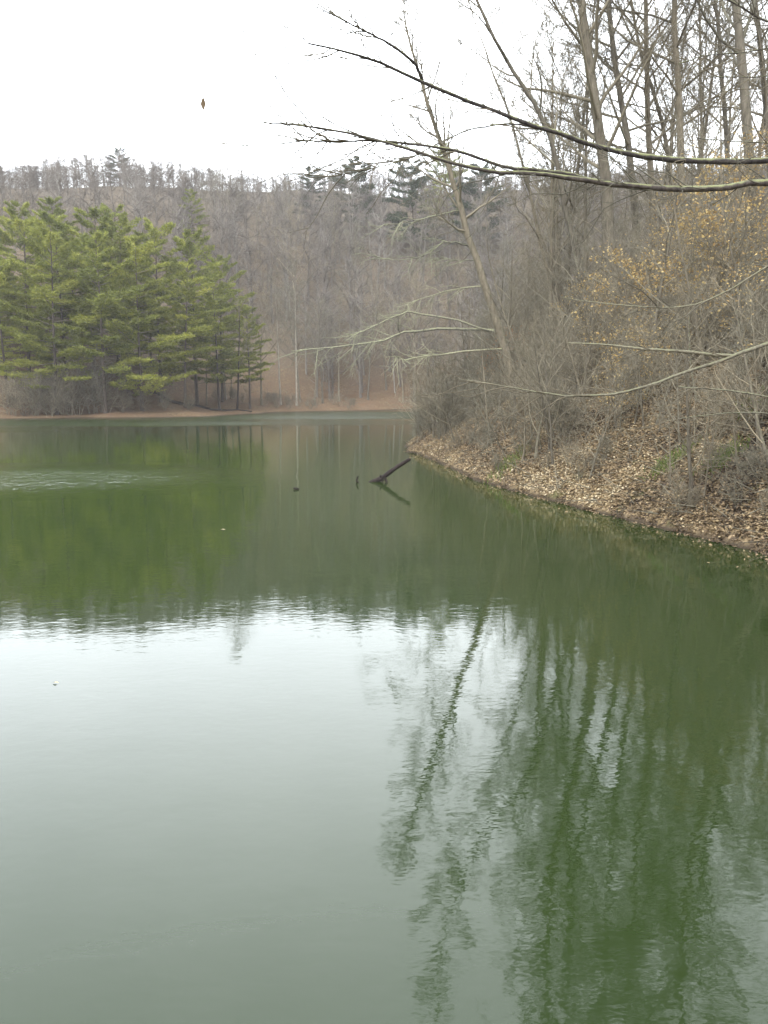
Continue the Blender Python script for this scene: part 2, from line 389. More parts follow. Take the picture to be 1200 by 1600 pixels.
def bare_tree(seed, h, r, n1=20, n2=7, n3=5, tw=4, t0=.4, k=8, minr=.008, twr=.007, twl=.55, reach=.36, lean=.03, forks=0, mat=None):
    rs = np.random.default_rng(seed); T = MB(); C = MB()
    P = straight_trunk(rs, h, lean); tube(T, P, trunk_radii(r, len(P)), k)
    branches(rs, C, P, r, h*reach, n1, n2, n3, tw, t0, minr=minr, twr=twr, twl=twl, ang=(.55, 1.05), up=.07)
    for _ in range(forks):
        t = rs.uniform(.3, .5); p, tan = sample(P, t)
        Q = wander(rs, p, side_dir(rs, tan, rs.uniform(.2, .35)), h*(1-t)*.92, 7, .04, .05)
        tube(T, Q, trunk_radii(r*.6, 8, 1, .1), 6)
        branches(rs, C, Q, r*.55, h*reach*.7, n1//2, n2, n3, tw, .25, minr=minr, twr=twr, twl=twl, ang=(.5, 1.0), up=.07)
    return T.mesh('trunk', mat or M_TRUNK), C.mesh('crown', M_TWIG), None

def sapling(seed, h, leaf=None, nl=0, k=1, leafmat=None):
    """slim understory tree or multi-stem shrub with dense fine twigs"""
    rs = np.random.default_rng(seed); T = MB(); C = MB(); ends = []
    for s in range(k):
        a = rs.uniform(0, 6.28); le = .12 if k == 1 else rs.uniform(.15, .5)
        P = wander(rs, (math.cos(a)*.08*(k > 1), math.sin(a)*.08*(k > 1), -.15), (math.cos(a)*le, math.sin(a)*le, 1), h*rs.uniform(.75, 1), 7, .05, .02)
        r = .011*h*rs.uniform(.7, 1)/(1 if k == 1 else 1.5) + .004
        tube(T, P, trunk_radii(r, len(P), 1.15, .15), 5)
        branches(rs, C, P, r, h*.42, 15 if k == 1 else 7, 5 if k == 1 else 4, 3 if k == 1 else 2, 3 if k == 1 else 2, .15, minr=.005, twr=.005, twl=.38 if h > 3 else .25, ang=(.6, 1.15), up=.05, ends=ends)
    lv = None
    if leafmat is not None:
        E = np.repeat(np.concatenate(ends), 6, 0); E = E[E[:, 2] < h*.97]; E = E + rs.normal(size=E.shape)*[.3, .3, .1]
        dens = vnoise(E[:, 0]*3 + seed, E[:, 1]*3 + E[:, 2]*4, 1.7) > -.02      # whole sprays are bare, others thick with leaves
        E = E[dens]; E = E[rs.permutation(len(E))[:nl]]; B = MB(); leaves(B, E + rs.normal(size=E.shape)*.06, .105, rs, .45); lv = B.mesh('leaves', leafmat)
    return T.mesh('trunk', M_TRUNK), C.mesh('crown', M_TWIG), lv

def pine(seed, h, r, base=.22, wid=.24, mat=None, dense=1.0, tuft=.36):
    rs = np.random.default_rng(seed); T = MB(); C = MB(); B = MB()
    P = straight_trunk(rs, h, .025, 10, .012); tube(T, P, trunk_radii(r, len(P), 1.3, .12), 7)
    for _ in range(16):                                            # bare dead snags low on the trunk
        p, tan = sample(P, rs.uniform(.04, base+.2)); Q = wander(rs, p, side_dir(rs, np.array([0, 0, 1.]), 1.5), rs.uniform(.8, 2.4), 4, .1, -.02)
        tube(B, Q, np.linspace(.03, .008, 5), 3, .2)
    tp, td, tb = [], [], []
    nb = int(46*dense); az = 0
    for i in range(nb):
        t = base + (1-base)*((i+rs.uniform(0, .8))/nb)**.92; p, tan = sample(P, t); az += 2.4 + rs.normal()*.35
        k = (1-t)/(1-base); Ln = h*wid*(.24 + .76*min(1, k*2.1)**.75*(1-.25*max(0, k-.7)))*rs.uniform(.55, 1.25)
        el = rs.uniform(-.12, .1) + .55*(1-k)**2
        d = np.array([math.cos(az)*math.cos(el), math.sin(az)*math.cos(el), math.sin(el)])
        Q = wander(rs, p, d, Ln, 5, .06, .035); tube(B, Q, np.linspace(.05, .012, 6), 3, .3)
        ns = int(9 + Ln*6); bt = rs.normal()*.2
        for j in range(ns):
            u = .28 + .72*(j+rs.random())/ns; p2, t2 = sample(Q, u)
            sd_ = unit(np.cross(t2, [0, 0, 1])*(1 if j % 2 else -1) + t2*.8 + np.array([0, 0, rs.normal()*.12 + .08])); Ls = Ln*.30*(1.25-u)*rs.uniform(.5, 1.2) + .15
            for q in np.linspace(.25, 1, max(3, int(Ls/.24))):
                tp.append(p2 + sd_*Ls*q + rs.normal(size=3)*.05); td.append(sd_); tb.append(bt)
    tp = np.array(tp); td = np.array(td); k = 6; n = len(tp)
    tone = np.repeat(np.clip(rs.normal(.45, .17, n) + np.array(tb), 0, 1), k)
    D = unit(np.repeat(td, k, 0)*.5 + rs.normal(size=(n*k, 3))*[.7, .7, .45] + np.array([0, 0, .25]))
    Pn = np.repeat(tp, k, 0); Ls = tuft*rs.uniform(.6, 1.2, n*k)
    W = unit(np.cross(D, rs.normal(size=(n*k, 3))))*(Ls*.12)[:, None]
    V = np.stack([Pn - W, Pn + W, Pn + D*Ls[:, None]], 1).reshape(-1, 3)
    C.add(V, np.arange(n*k*3).reshape(-1, 3), np.clip(tone + rs.normal(size=n*k)*.1, 0, 1))
    return T.mesh('trunk', M_PINEB), B.mesh('boughs', M_TWIG), C.mesh('needles', mat or M_NEED)

PARTN = {'tree': ('trunk', 'crown', 'leaves'), 'pine': ('trunk', 'boughs', 'needles')}
def place(proto, kind, name, x, y, label, cat, group=None, rz=None, sc=1, tilt=(0, 0), z=None):
    """a tree thing: an Empty at its foot with a trunk, a crown and its foliage as parts (mesh data shared by alike trees)"""
    t = empty(name, (x, y, ground(x, y) if z is None else z), R.uniform(0, 6.28) if rz is None else rz, sc)
    t.rotation_euler[0], t.rotation_euler[1] = tilt
    tag(t, label, cat, group)
    for nm, me in zip(PARTN[kind], proto):
        if me is not None:
            o = bpy.data.objects.new(nm, me); COL.objects.link(o); o.parent = t
            if nm in ('leaves', 'needles', 'boughs'): o['kind'] = 'stuff'
    return t
def at_ground(px, Y):
    return (px-600)/FPX*(Y*CP + (CAM_H-4)*SP*0 + .0)/CP*1.0, Y

# ------------------------------------------------------------------ the wood on the far hill: one mass, no one could count it
def far_tree(seed, h, r):
    rs = np.random.default_rng(seed); B = MB()
    P = straight_trunk(rs, h, .03, 4); tube(B, P, trunk_radii(r, len(P), 1.2, .15), 4, .6)
    lim = []
    for i in range(9):
        t = .22 + .73*(i+rs.random())/9; p, tan = sample(P, t); Q = wander(rs, p, side_dir(rs, tan, rs.uniform(.7, 1.25), i*2.4), h*.46*(1.15-t)*rs.uniform(.7, 1.2), 3, .18, .05)
        tube(B, Q, np.linspace(.06, .02, 4), 3, rs.random()*.6); lim.append(Q)
    # twig sprays as slim cones along the outer crown
    n = 270; pts, dr = [], []
    for i in range(n):
        p, tan = sample(lim[rs.integers(9)], rs.random()) if i % 3 else sample(P, rs.uniform(.04, 1))
        pts.append(p); dr.append(unit(tan*.5 + rs.normal(size=3)*.65 + np.array([0, 0, .22])))
    cones(B, pts, dr, rs.uniform(1.2, 3.0, n), .03, rs.random(n)*.8)
    V = np.concatenate(B.v); fs4 = [f for f in B.f if f.shape[1] == 4]; fs3 = [f for f in B.f if f.shape[1] == 3]
    c4 = np.concatenate([c for f, c in zip(B.f, B.c) if f.shape[1] == 4]); c3 = np.concatenate([c for f, c in zip(B.f, B.c) if f.shape[1] == 3])
    return V, np.concatenate(fs4), c4, np.concatenate(fs3), c3
FT = [far_tree(100+i, 12+i*.9, .13+.012*i) for i in range(6)]
rs = np.random.default_rng(21)
cand = np.stack([rs.uniform(-150, 150, 12000), rs.uniform(98, 236, 12000)], 1)
s = sdist(cand[:, 0], cand[:, 1])
ok = (np.abs(cand[:, 0]) < .50*cand[:, 1] + 22) & (s > 9) & ~((cand[:, 0] < -16) & (s < 30) & (cand[:, 1] < 130))
cand = cand[ok]; keep = []
cell = {}
for p in cand:
    g_ = 4.3 if p[1] < 165 else 3.0
    k = (int(p[0]//g_), int(p[1]//g_), g_)
    if k in cell: continue
    cell[k] = 1; keep.append(p)
keep = np.array(keep)[:1430]; Zk = height(keep[:, 0], keep[:, 1])
mb = MB()
SKYL = [(-100, 268), (0, 260), (100, 247), (200, 234), (300, 249), (400, 264), (440, 270), (500, 264), (560, 250), (650, 255), (800, 265), (1300, 252)]
for ti, ((x, y), z) in enumerate(zip(keep, Zk)):
    V, f4, c4, f3, c3 = FT[rs.integers(6)]; a = rs.uniform(0, 6.28); sc = rs.uniform(.72, 1.2)
    sxy = sc
    if y > 112:                                                    # wind clipped, bushy crowns towards the ridge
        lim_ = at(600+x/y*FPX, np.interp(600+x/y*FPX, *zip(*SKYL)) + rs.normal()*7, y)[2] - z
        sc = min(sc, max(.26, lim_/V[:, 2].max())); sxy = max(sc, .72)
        if y > 172 and ti % 3 == 0: sc *= .6
    rot = np.array([[math.cos(a), -math.sin(a), 0], [math.sin(a), math.cos(a), 0], [0, 0, 1]])
    q = V @ rot.T*[sxy, sxy, sc] + [x, y, z]; base = mb.n; tn = rs.uniform(-.25, .25)
    mb.v.append(q); mb.n += len(q); mb.f += [f4 + base, f3 + base]; mb.c += [np.clip(c4 + tn, 0, 1), np.clip(c3 + tn, 0, 1)]
tag(mb.build('hillside_woods', M_HILLT), 'bare grey brown winter wood covering the far hillside to the skyline', 'woods', kind='stuff')

# ------------------------------------------------------------------ pines on the far shore and on the ridge
PINES = [pine(200+i, 17+i*1.2, .20+.012*i, base=(.2, .11, .3, .14, .26)[i], wid=(.27, .31, .24, .3, .27)[i], dense=1.05) for i in range(5)]
PG = 'green pines on the far shore'
front = [  # px, distance, proto, scale, label
    (18, 94, 1, .98, 'broad green pine cut by the left edge of the photo, on the far shore'),
    (92, 92, 3, 1.02, 'green pine with low boughs behind the grey shrubs, second from left on the far shore'),
    (168, 93, 0, 1.05, 'full green pine amid the far shore pines, its boughs nearly down to the water'),
    (225, 96, 1, .92, 'wide green pine just left of the fallen trunk on the orange bank'),
    (292, 101, 2, 1.0, 'green pine with bare dark lower trunk above the fallen trunk on the far bank'),
    (345, 106, 4, .86, 'slimmer green pine ending the front row of pines on the right, beside bare wood'),
    (392, 112, 2, .72, 'small thin green pine standing apart at the right of the pines, against the bare wood'),
]
PTOP = [(-60, 350), (0, 338), (60, 318), (110, 322), (170, 330), (215, 345), (250, 352), (310, 350), (350, 385), (400, 436), (440, 470)]
def pine_fit(k, px, Yd, drop):
    """scale that carries a pine's top to the outline the stand shows against the hill"""
    x = (px-600)/FPX*Yd; top = at(px, np.interp(px, *zip(*PTOP)) + drop, Yd)[2]
    return (top - ground(x, Yd))/(17+1.2*k)
for px, Yd, k, sc, lab in front:
    x = (px-600)/FPX*Yd*1.0; place(PINES[k], 'pine', 'pine_tree', x, Yd, lab, 'pine tree', PG, sc=pine_fit(k, px, Yd, R.uniform(25, 75)))
back = [(-20, 104, 1.1), (52, 99, 1.15), (110, 100, 1.08), (150, 102, 1.0), (205, 103, 1.05), (255, 106, 1.08), (310, 110, 1.0), (60, 108, 1.05), (130, 110, .95), (190, 110, 1.02), (240, 113, .95), (350, 116, .8), (-5, 106, 1.0), (90, 112, .95)]
for i, (px, Yd, sc) in enumerate(back):
    place(PINES[(i*2+1) % 5], 'pine', 'pine_tree', (px-600)/FPX*Yd, Yd, 'green pine crowding behind the front row of pines, only its upper boughs showing', 'pine tree', 'green pines standing behind the front row', sc=pine_fit((i*2+1) % 5, px, Yd, R.uniform(-8, 34)))
place(PINES[2], 'pine', 'pine_tree', (315-600)/FPX*148, 148, 'lone pale green pine rising from the bare wood above the right end of the pines', 'pine tree', sc=pine_fit(2, 315, 148, -55))
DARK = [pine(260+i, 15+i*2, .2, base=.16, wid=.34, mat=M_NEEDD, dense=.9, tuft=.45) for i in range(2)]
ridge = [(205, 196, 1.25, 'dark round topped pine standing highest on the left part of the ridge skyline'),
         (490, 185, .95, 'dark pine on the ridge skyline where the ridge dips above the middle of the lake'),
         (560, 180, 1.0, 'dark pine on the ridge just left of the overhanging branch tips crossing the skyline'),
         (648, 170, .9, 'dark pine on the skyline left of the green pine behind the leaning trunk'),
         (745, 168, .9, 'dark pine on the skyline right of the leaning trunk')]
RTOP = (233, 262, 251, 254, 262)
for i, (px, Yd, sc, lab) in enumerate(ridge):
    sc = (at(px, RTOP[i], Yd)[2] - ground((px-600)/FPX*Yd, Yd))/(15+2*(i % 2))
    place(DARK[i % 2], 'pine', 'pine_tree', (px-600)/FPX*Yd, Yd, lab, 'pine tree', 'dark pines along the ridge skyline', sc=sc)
place(PINES[0], 'pine', 'pine_tree', (690-600)/FPX*178, 178, 'deep green pine showing behind the upper trunk of the leaning tree', 'pine tree', sc=(at(690, 228, 178)[2] - ground(90/FPX*178, 178))/17)

# ------------------------------------------------------------------ bare trees along the far shore
BARE = [bare_tree(300+i, 15+i*1.6, .15+.02*i, 18, 6, 3, 3, .35, 6, .014, .013, .8) for i in range(4)]
M_PALEB = bark('pale_bark', (.22, .20, .17), (.42, .40, .35))
BPALE = bare_tree(320, 17, .14, 16, 6, 3, 3, .4, 6, .014, .013, .8, mat=M_PALEB)
BDARK = bare_tree(321, 14, .15, 14, 5, 3, 3, .4, 6, .014, .013, .8, lean=.08, mat=M_LOG)
shore = [(372, 108, BDARK, .9, 'dark leaning bare trunk on the orange bank right of the pines'),
         (440, 119, BPALE, .95, 'pale barked slender tree rising from the far bank right of the pines'),
         (355, 118, BPALE, .85, 'pale crooked bare tree among the right end of the pines'),
         (470, 124, BARE[1], .85, 'grey bare tree on the far bank, just behind the tips of the pale drooping bough'),
         (505, 124, BARE[0], .9, 'bare grey tree at the far waterline midway between the pines and the wooded point'),
         (530, 126, BARE[2], .85, 'bare tree with straight trunk on the far bank left of the wooded point'),
         (410, 116, BARE[3], .75, 'bare grey tree between the small pine and the pale barked tree'),
         (575, 131, BARE[1], .9, 'bare tree at the head of the cove, next to the brushy tip of the point'),
         (325, 110, BARE[0], .7, 'slender bare tree standing among the right hand pines above the fallen trunk')]
for px, Yd, pr, sc, lab in shore:
    place(pr, 'tree', 'bare_tree', (px-600)/FPX*Yd, Yd, lab, 'tree', 'bare trees along the far shore', sc=sc)
rs = np.random.default_rng(5); n = 0
while n < 40:
    px, Yd = rs.uniform(330, 900), rs.uniform(120, 165)
    x = (px-600)/FPX*Yd
    if sdist(np.array([x]), np.array([Yd]))[0] < 3: continue
    place(BARE[n % 4] if n % 5 else BPALE, 'tree', 'bare_tree', x, Yd, 'slender bare tree low on the far hillside behind the waterline trees', 'tree', 'bare trees low on the far hillside', sc=rs.uniform(.7, 1.05)); n += 1

# shrubs
SHRUB = [sapling(400+i, 1.5+.35*i, k=5) for i in range(4)]
rs = np.random.default_rng(9)
for px in (6, 20, 33, 45, 58, 70, 81, 92, 101, 110, 122, 135, 150, 163, 185):
    Yd = 86.
    while sdist(np.array([(px-600)/FPX*Yd]), np.array([Yd]))[0] < .8: Yd += .3
    place(SHRUB[px % 4], 'tree', 'shrub', (px-600)/FPX*Yd, Yd + rs.uniform(0, 2), 'grey leafless shrub at the waterline below the left pines', 'shrub', 'grey shrubs below the left pines', sc=rs.uniform(1.5, 2.8))
for i in range(46):
    px = rs.uniform(200, 650); Yd = on_water(px, 652 if px < 330 else 644)[1] + rs.uniform(1, 9)
    if sdist(np.array([(px-600)/FPX*Yd]), np.array([Yd]))[0] < .5: continue
    place(SHRUB[i % 4], 'tree', 'shrub', (px-600)/FPX*Yd, Yd, 'small leafless shrub on the orange leaf covered far bank', 'shrub', 'small shrubs on the far bank', sc=rs.uniform(.5, 1.2))

# fallen trunk on the far bank
mb = MB(); a = np.array([*((225-600)/FPX*101, 101)]); b_ = np.array([(395-600)/FPX*105, 105])
ts = np.linspace(0, 1, 9); P = np.array([[*(a*(1-t)+b_*t), 0] for t in ts]); P[:, 2] = height(P[:, 0], P[:, 1]) + .35 - .1*ts; P[0, 2] += 1.2; P[1, 2] += .6
tube(mb, P, np.linspace(.20, .07, 9), 7, .3, True)
ft = mb.build('fallen_trunk', M_LOG); tag(ft, 'dark fallen trunk lying down the orange far bank to the water', 'fallen tree')
mb = MB(); rs = np.random.default_rng(2)
for i in range(14):
    p, tan = sample(P, rs.uniform(.2, 1)); Q = wander(rs, p, side_dir(rs, tan, .9), rs.uniform(.6, 1.8), 4, .15, .02); tube(mb, Q, np.linspace(.04, .01, 5), 4)
mb.build('branches', M_TWIG, ft)['kind'] = 'stuff'

# ------------------------------------------------------------------ the wooded point on the right: tall trees
def px_trunk(pts, r, top_h, seed, n1=22, n2=8, n3=5, tw=5, length=6.5, t0=.3, label='', group=None, name='bare_tree', lean_keep=.5, mat=None, **kw):
    """a tree whose trunk follows points (px, py, distance); its foot goes down to the ground, its top on up to top_h"""
    W = [at(*p) for p in pts]; rs = np.random.default_rng(seed)
    d = unit(W[0]-W[1]); d[2] = min(d[2], -.5); foot = W[0].copy()
    for _ in range(400):
        if foot[2] <= ground(foot[0], foot[1]): break
        foot = foot + unit(np.array([d[0]*.6, d[1]*.6, d[2]]))*.15
    gz = ground(foot[0], foot[1]); foot[2] = gz - .3
    seq = [foot] + ([w_ for w_ in W if w_[2] > gz + .6])
    u = unit(seq[-1]-seq[-2]); q = seq[-1]
    while q[2] < gz + top_h:
        u = unit(np.array([u[0]*.8*lean_keep + rs.normal()*.03, u[1]*.8*lean_keep + rs.normal()*.03, 1])); q = q + u*1.6; seq.append(q)
    seq = np.array(seq); org = np.array([foot[0], foot[1], gz])
    # resample evenly
    dl = np.concatenate([[0], np.cumsum(np.linalg.norm(np.diff(seq, axis=0), axis=1))]); m_ = 16
    P = np.stack([np.interp(np.linspace(0, dl[-1], m_), dl, seq[:, i]) for i in range(3)], 1) - org
    P[1:-1] += rs.normal(size=(m_-2, 3))*[.03, .03, 0]
    t = empty(name, org); tag(t, label, 'tree', group)
    T = MB(); C = MB(); tube(T, P, trunk_radii(r, m_, 1.3, .14), 9)
    branches(rs, C, P, r, length, n1, n2, n3, tw, t0, minr=.008, twr=.006, twl=.5, ang=kw.get('ang', (.6, 1.1)), up=kw.get('up', .06), az_bias=kw.get('bias'))
    T.build('trunk', mat or M_TRUNK, t); C.build('crown', M_TWIG, t)
    return t, org, P
TG = 'tall bare trees standing on the right bank'
tall = [
    ([(950, 320, 37), (937, 208, 37), (925, 125, 37), (905, 0, 37)], .30, 25, 'thick grey trunk, leftmost of the tall trunks rising above the two dark overhanging boughs'),
    ([(990, 300, 40), (975, 180, 40), (960, 100, 40), (948, 0, 40)], .20, 24, 'slimmer grey trunk standing just right of the thick leftmost trunk'),
    ([(1018, 270, 41), (1010, 150, 41), (1008, 0, 41)], .19, 23, 'straight slim trunk third from left among the tall bank trees'),
    ([(1066, 290, 38), (1060, 160, 38), (1055, 80, 38), (1052, 0, 38)], .19, 24, 'straight trunk right of the forked slanting limb, with open sky on its right'),
    ([(1048, 260, 43), (1030, 170, 43), (1004, 100, 43), (985, 0, 43)], .14, 22, 'thin trunk slanting left between two straight trunks'),
    ([(1178, 330, 33), (1165, 200, 33), (1160, 110, 33), (1150, 0, 33)], .22, 25, 'thick brownish trunk near the right edge of the photo, behind the overhanging boughs'),
    ([(1140, 300, 46), (1130, 150, 46), (1118, 0, 46)], .17, 23, 'dark slim trunk just left of the thick trunk near the right edge'),
    ([(1210, 330, 40), (1195, 150, 40), (1180, 0, 40)], .17, 23, 'slim trunk at the right edge of the photo, right of the thick brownish trunk'),
    ([(1100, 320, 48), (1096, 200, 48), (1093, 0, 48)], .11, 20, 'thin straight pole of a tree behind the bright gap in the canopy'),
]
for i, (pts, r, h, lab) in enumerate(tall):
    px_trunk(pts, r, h, 500+i, length=6.9 if i != 5 else 7, label=lab, group=TG, n1=33, n2=9, n3=6, tw=6)

# leaning trees over the water
px_trunk([(908, 420, 36), (879, 317, 35.5), (867, 225, 35.2), (846, 183, 35), (804, 112, 34.7), (762, 45, 34.4)], .15, 17.2, 520, n1=18, length=4.2, lean_keep=1, label='bare tree bending left over the lake, right of the trunk with pale boughs', bias=(-.4, 0, .1))
px_trunk([(858, 440, 39), (817, 254, 39), (804, 200, 39), (767, 104, 39), (750, 62, 39)], .10, 16, 521, n1=16, length=3.6, lean_keep=1, label='thin bare tree slanting left against the sky between the two leaning trunks')
lt, lorg, lP = px_trunk([(812, 655, 37), (795, 560, 37), (765, 470, 36.8), (735, 380, 36.6), (712, 300, 36.4), (692, 230, 36.2), (668, 165, 36)], .22, 14.5, 522, n1=24, n2=7, length=3.2, lean_keep=1, t0=.45, label='mossy tree leaning left from the point, long pale boughs drooping over the water', bias=(-.3, 0, .1))
bough = [([(785, 517), (700, 515), (633, 518), (597, 533), (527, 540), (455, 549)], .075, 1.0),
         ([(780, 520), (700, 497), (637, 488), (613, 497), (575, 512), (540, 533)], .05, .6),
         ([(790, 545), (700, 552), (630, 562), (618, 556)], .055, .6),
         ([(760, 446), (743, 448), (693, 455), (660, 467), (633, 477)], .05, .6),
         ([(738, 386), (717, 380), (697, 377), (660, 400), (630, 408), (583, 400)], .04, .7),
         ([(722, 330), (703, 332), (640, 347), (600, 350)], .035, .6),
         ([(745, 405), (715, 407), (680, 402)], .03, .4)]
rs = np.random.default_rng(33)
for bi, (pts, r, tl) in enumerate(bough):
    n = len(pts); P = np.array([at(x, y, 37 - 2.2*i/(n-1)*(bi % 3)) for i, (x, y) in enumerate(pts)]) - lorg
    seg = np.array([sample(P, t)[0] for t in np.linspace(0, 1, 13)]); seg[1:-1] += rs.normal(size=(11, 3))*.03
    mb = MB(); tube(mb, seg, np.linspace(r*.95, r*.3, 13), 6)
    for j in range(int(26*tl)):
        u = rs.uniform(.3, 1); p, tan = sample(seg, u)
        d = unit(tan*.9 + rs.normal(size=3)*.5 + np.array([0, 0, -.45 if u > .6 else .1]))
        Q = wander(rs, p, d, rs.uniform(.5, 1.7)*tl + .3, 5, .13, -.03); tube(mb, Q, np.linspace(.018, .007, 6), 4)
        for _ in range(5):
            p2, t2 = sample(Q, rs.uniform(.2, 1)); E = wander(rs, p2, side_dir(rs, t2, .7), rs.uniform(.25, .7), 3, .12, -.02); tube(mb, E, np.linspace(.009, .005, 4), 3)
    mb.build('bough', M_DROOP, lt)

# ------------------------------------------------------------------ understory of the point
SAP = [sapling(430+i, 5.0+1.1*i) for i in range(5)]
BEECH = [sapling(450+i, 5.5+1.3*i, leafmat=M_BEECH, nl=1150) for i in range(3)]
OAK = sapling(460, 4.0, leafmat=M_OAK, nl=700)
def bank_xy(px, Yd): return ((px-600)/FPX*Yd*1.012, Yd)
beech = [(1085, 27, 0, 1.0, 'beech sapling holding thick sprays of golden dry leaves, beneath the lower dark bough'),
         (1150, 25, 1, .95, 'golden leaved beech sapling near the right edge, below the tall thick trunk'),
         (960, 31, 0, .95, 'beech sapling with dull tan leaves behind the bare twigs, left of the golden ones'),
         (1020, 29, 1, .8, 'beech sapling with golden leaves low on the bank between two others of its kind'),
         (1190, 22, 2, .7, 'beech sapling with golden leaves cut by the right edge of the photo'),
         (1105, 32, 2, .95, 'tall beech sapling thinly veiled in tan leaves, high under the upper overhanging boughs'),
    (1045, 34, 1, .9, 'beech sapling with sparse tan leaves, below the foot of the straight trunks'),
    (985, 25, 0, .6, 'short beech sapling with few golden leaves, low on the bank above the pale leaf edge'),
    (905, 34, 2, .62, 'small tan leaved beech beside the bending bare tree')]
for px, Yd, k, sc, lab in beech:
    place(BEECH[k], 'tree', 'beech_sapling', *bank_xy(px, Yd), lab, 'sapling', 'beech saplings keeping their dry leaves', sc=sc)
for px, Yd, sc, lab in ((805, 38, .75, 'small oak with rusty orange leaves at the foot of the leaning trunk'), (640, 60, .8, 'small rusty leaved oak seen behind the pale drooping boughs'), (745, 44, .7, 'low oak sapling with few orange leaves left of the leaning trunk')):
    x, y = bank_xy(px, Yd)
    if sdist(np.array([x]), np.array([y]))[0] > .3: place(OAK, 'tree', 'oak_sapling', x, y, lab, 'sapling', sc=sc)
rs = np.random.default_rng(77)
def scatter(n, pxr, yr, smin, smax, fn):
    k = 0; tries = 0
    while k < n and tries < n*40:
        tries += 1
        px, Yd = rs.uniform(*pxr), rs.uniform(*yr); x, y = bank_xy(px, Yd)
        s_ = sdist(np.array([x]), np.array([y]))[0]
        if s_ < smin or s_ > smax: continue
        fn(k, px, x, y, s_); k += 1
def zone(px):
    return ('round the foot of the leaning tree' if px < 800 else 'below the bending bare tree' if px < 920 else 'below the thick leftmost tall trunk' if px < 1040 else 'among the golden beech saplings at the right')
def f_sap(k, px, x, y, s_):
    place(SAP[k % 5], 'tree', 'bare_sapling', x, y, f'slim bare sapling in the thicket {zone(px)}', 'sapling', f'bare saplings {zone(px)}', sc=rs.uniform(.65, 1.05)*(.66 + .34*min(1, max(0, (px-660)/220))), tilt=(rs.normal()*.06, rs.normal()*.06 - .05))
scatter(95, (660, 1230), (24, 56), 4.0, 30, f_sap)
def f_shr(k, px, x, y, s_):
    place(SHRUB[k % 4], 'tree', 'shrub', x, y, f'leafless grey brown shrub {zone(px)}', 'shrub', f'leafless shrubs {zone(px)}', sc=rs.uniform(.6, 1.15), tilt=(rs.normal()*.12, rs.normal()*.12))
scatter(125, (640, 1230), (19, 50), 1.6, 16, f_shr)
def f_low(k, px, x, y, s_):
    place(SHRUB[k % 4], 'tree', 'shrub', x, y, f'low twiggy shrub at the waterline {zone(px)}', 'shrub', f'waterline shrubs {zone(px)}', sc=rs.uniform(.3, .55), tilt=(rs.normal()*.2, rs.normal()*.2))
scatter(26, (650, 1220), (15, 44), .25, 1.6, f_low)
scatter(48, (665, 880), (33, 56), 2.5, 22, f_sap)
# background poles behind the brow
rs = np.random.default_rng(78)
TALLB = [bare_tree(340+i, 18+2*i, .13+.03*i, 20, 6, 4, 3, .35, 6, .012, .009, .6) for i in range(3)]
def f_pole(k, px, x, y, s_):
    place(TALLB[k % 3], 'tree', 'bare_tree', x, y, 'slender bare tree behind the row of tall trunks on the right bank', 'tree', 'slender trees behind the tall trunks', sc=rs.uniform(.7, 1.1))
scatter(14, (900, 1290), (46, 66), 6, 40, f_pole)
def f_edge(k, px, x, y, s_):
    place(TALLB[k % 3], 'tree', 'bare_tree', x, y, 'fine twigged bare tree thinning towards the open sky, left of the thick leftmost tall trunk', 'tree', 'fine twigged trees left of the tall trunks', sc=rs.uniform(.62, .85))
scatter(8, (835, 915), (37, 52), 2.5, 40, f_edge)
def f_tip(k, px, x, y, s_):
    place(SHRUB[k % 4], 'tree', 'shrub', x, y, 'grey twiggy shrub crowding the very tip of the point by the water', 'shrub', 'shrubs at the tip of the point', sc=rs.uniform(1.0, 1.7), tilt=(rs.normal()*.1, -.15))
scatter(22, (625, 730), (40, 56), .4, 8, f_tip)

# ------------------------------------------------------------------ leaf litter, fallen twigs, moss on the right bank
rs = np.random.default_rng(61)
def f_stem(k, px, x, y, s_):
    place(SAP[k % 5], 'tree', 'bare_sapling', x, y, f'thin bare stem close to the waterline {zone(px)}', 'sapling', f'thin stems near the waterline {zone(px)}', sc=rs.uniform(.28, .62), tilt=(rs.normal()*.15, -.12 + rs.normal()*.15))
scatter(90, (640, 1230), (17, 47), .5, 6, f_stem)
rs = np.random.default_rng(16)
for px, Yd, k, sc, lab in ((1045, 20.5, 1, .42, 'small dark stemmed sapling low on the bank, right of the dark hollow near the waterline'), (868, 28, 0, .6, 'crooked sapling standing in the leaf litter midway up the bank, under the long pale bough'),
                           (1000, 24.5, 2, .5, 'forked sapling in the leaf litter under the fork of the long pale bough'), (1150, 19, 0, .5, 'sapling near the right edge, rising from the bank above the bright green tuft'), (800, 32.5, 3, .5, 'short sapling above the mossy green tuft nearest the log')):
    place(SAP[k], 'tree', 'bare_sapling', *bank_xy(px, Yd), lab, 'sapling', 'saplings low on the leafy bank', sc=sc, tilt=(.05, rs.normal()*.15))
rs = np.random.default_rng(15); n = 300000
px = rs.uniform(630, 1260, n); Yd = 15 + 33*rs.random(n)**1.2; x = (px-600)/FPX*Yd*1.012
s_ = sdist(x, Yd); k = ((s_ > -.05) | (rs.random(n) < .07*np.exp(s_/.2))) & (s_ < 20) & (rs.random(n) < np.exp(-s_/10) + .2); x, Yd, s_ = x[k], Yd[k], s_[k]
z = height(x, Yd) + rs.uniform(.0, .045, len(x)); z = np.maximum(z, .012)
tint = np.clip(rs.normal(.42, .25, len(x)) + .7*vnoise(x, Yd, 1.3) + .4*vnoise(x+9, Yd, .5) + .2*np.exp(-s_/.6), 0, 1)
tint = np.where(s_ < .06, tint*.45, tint)                      # the soaked ones at the edge are dark
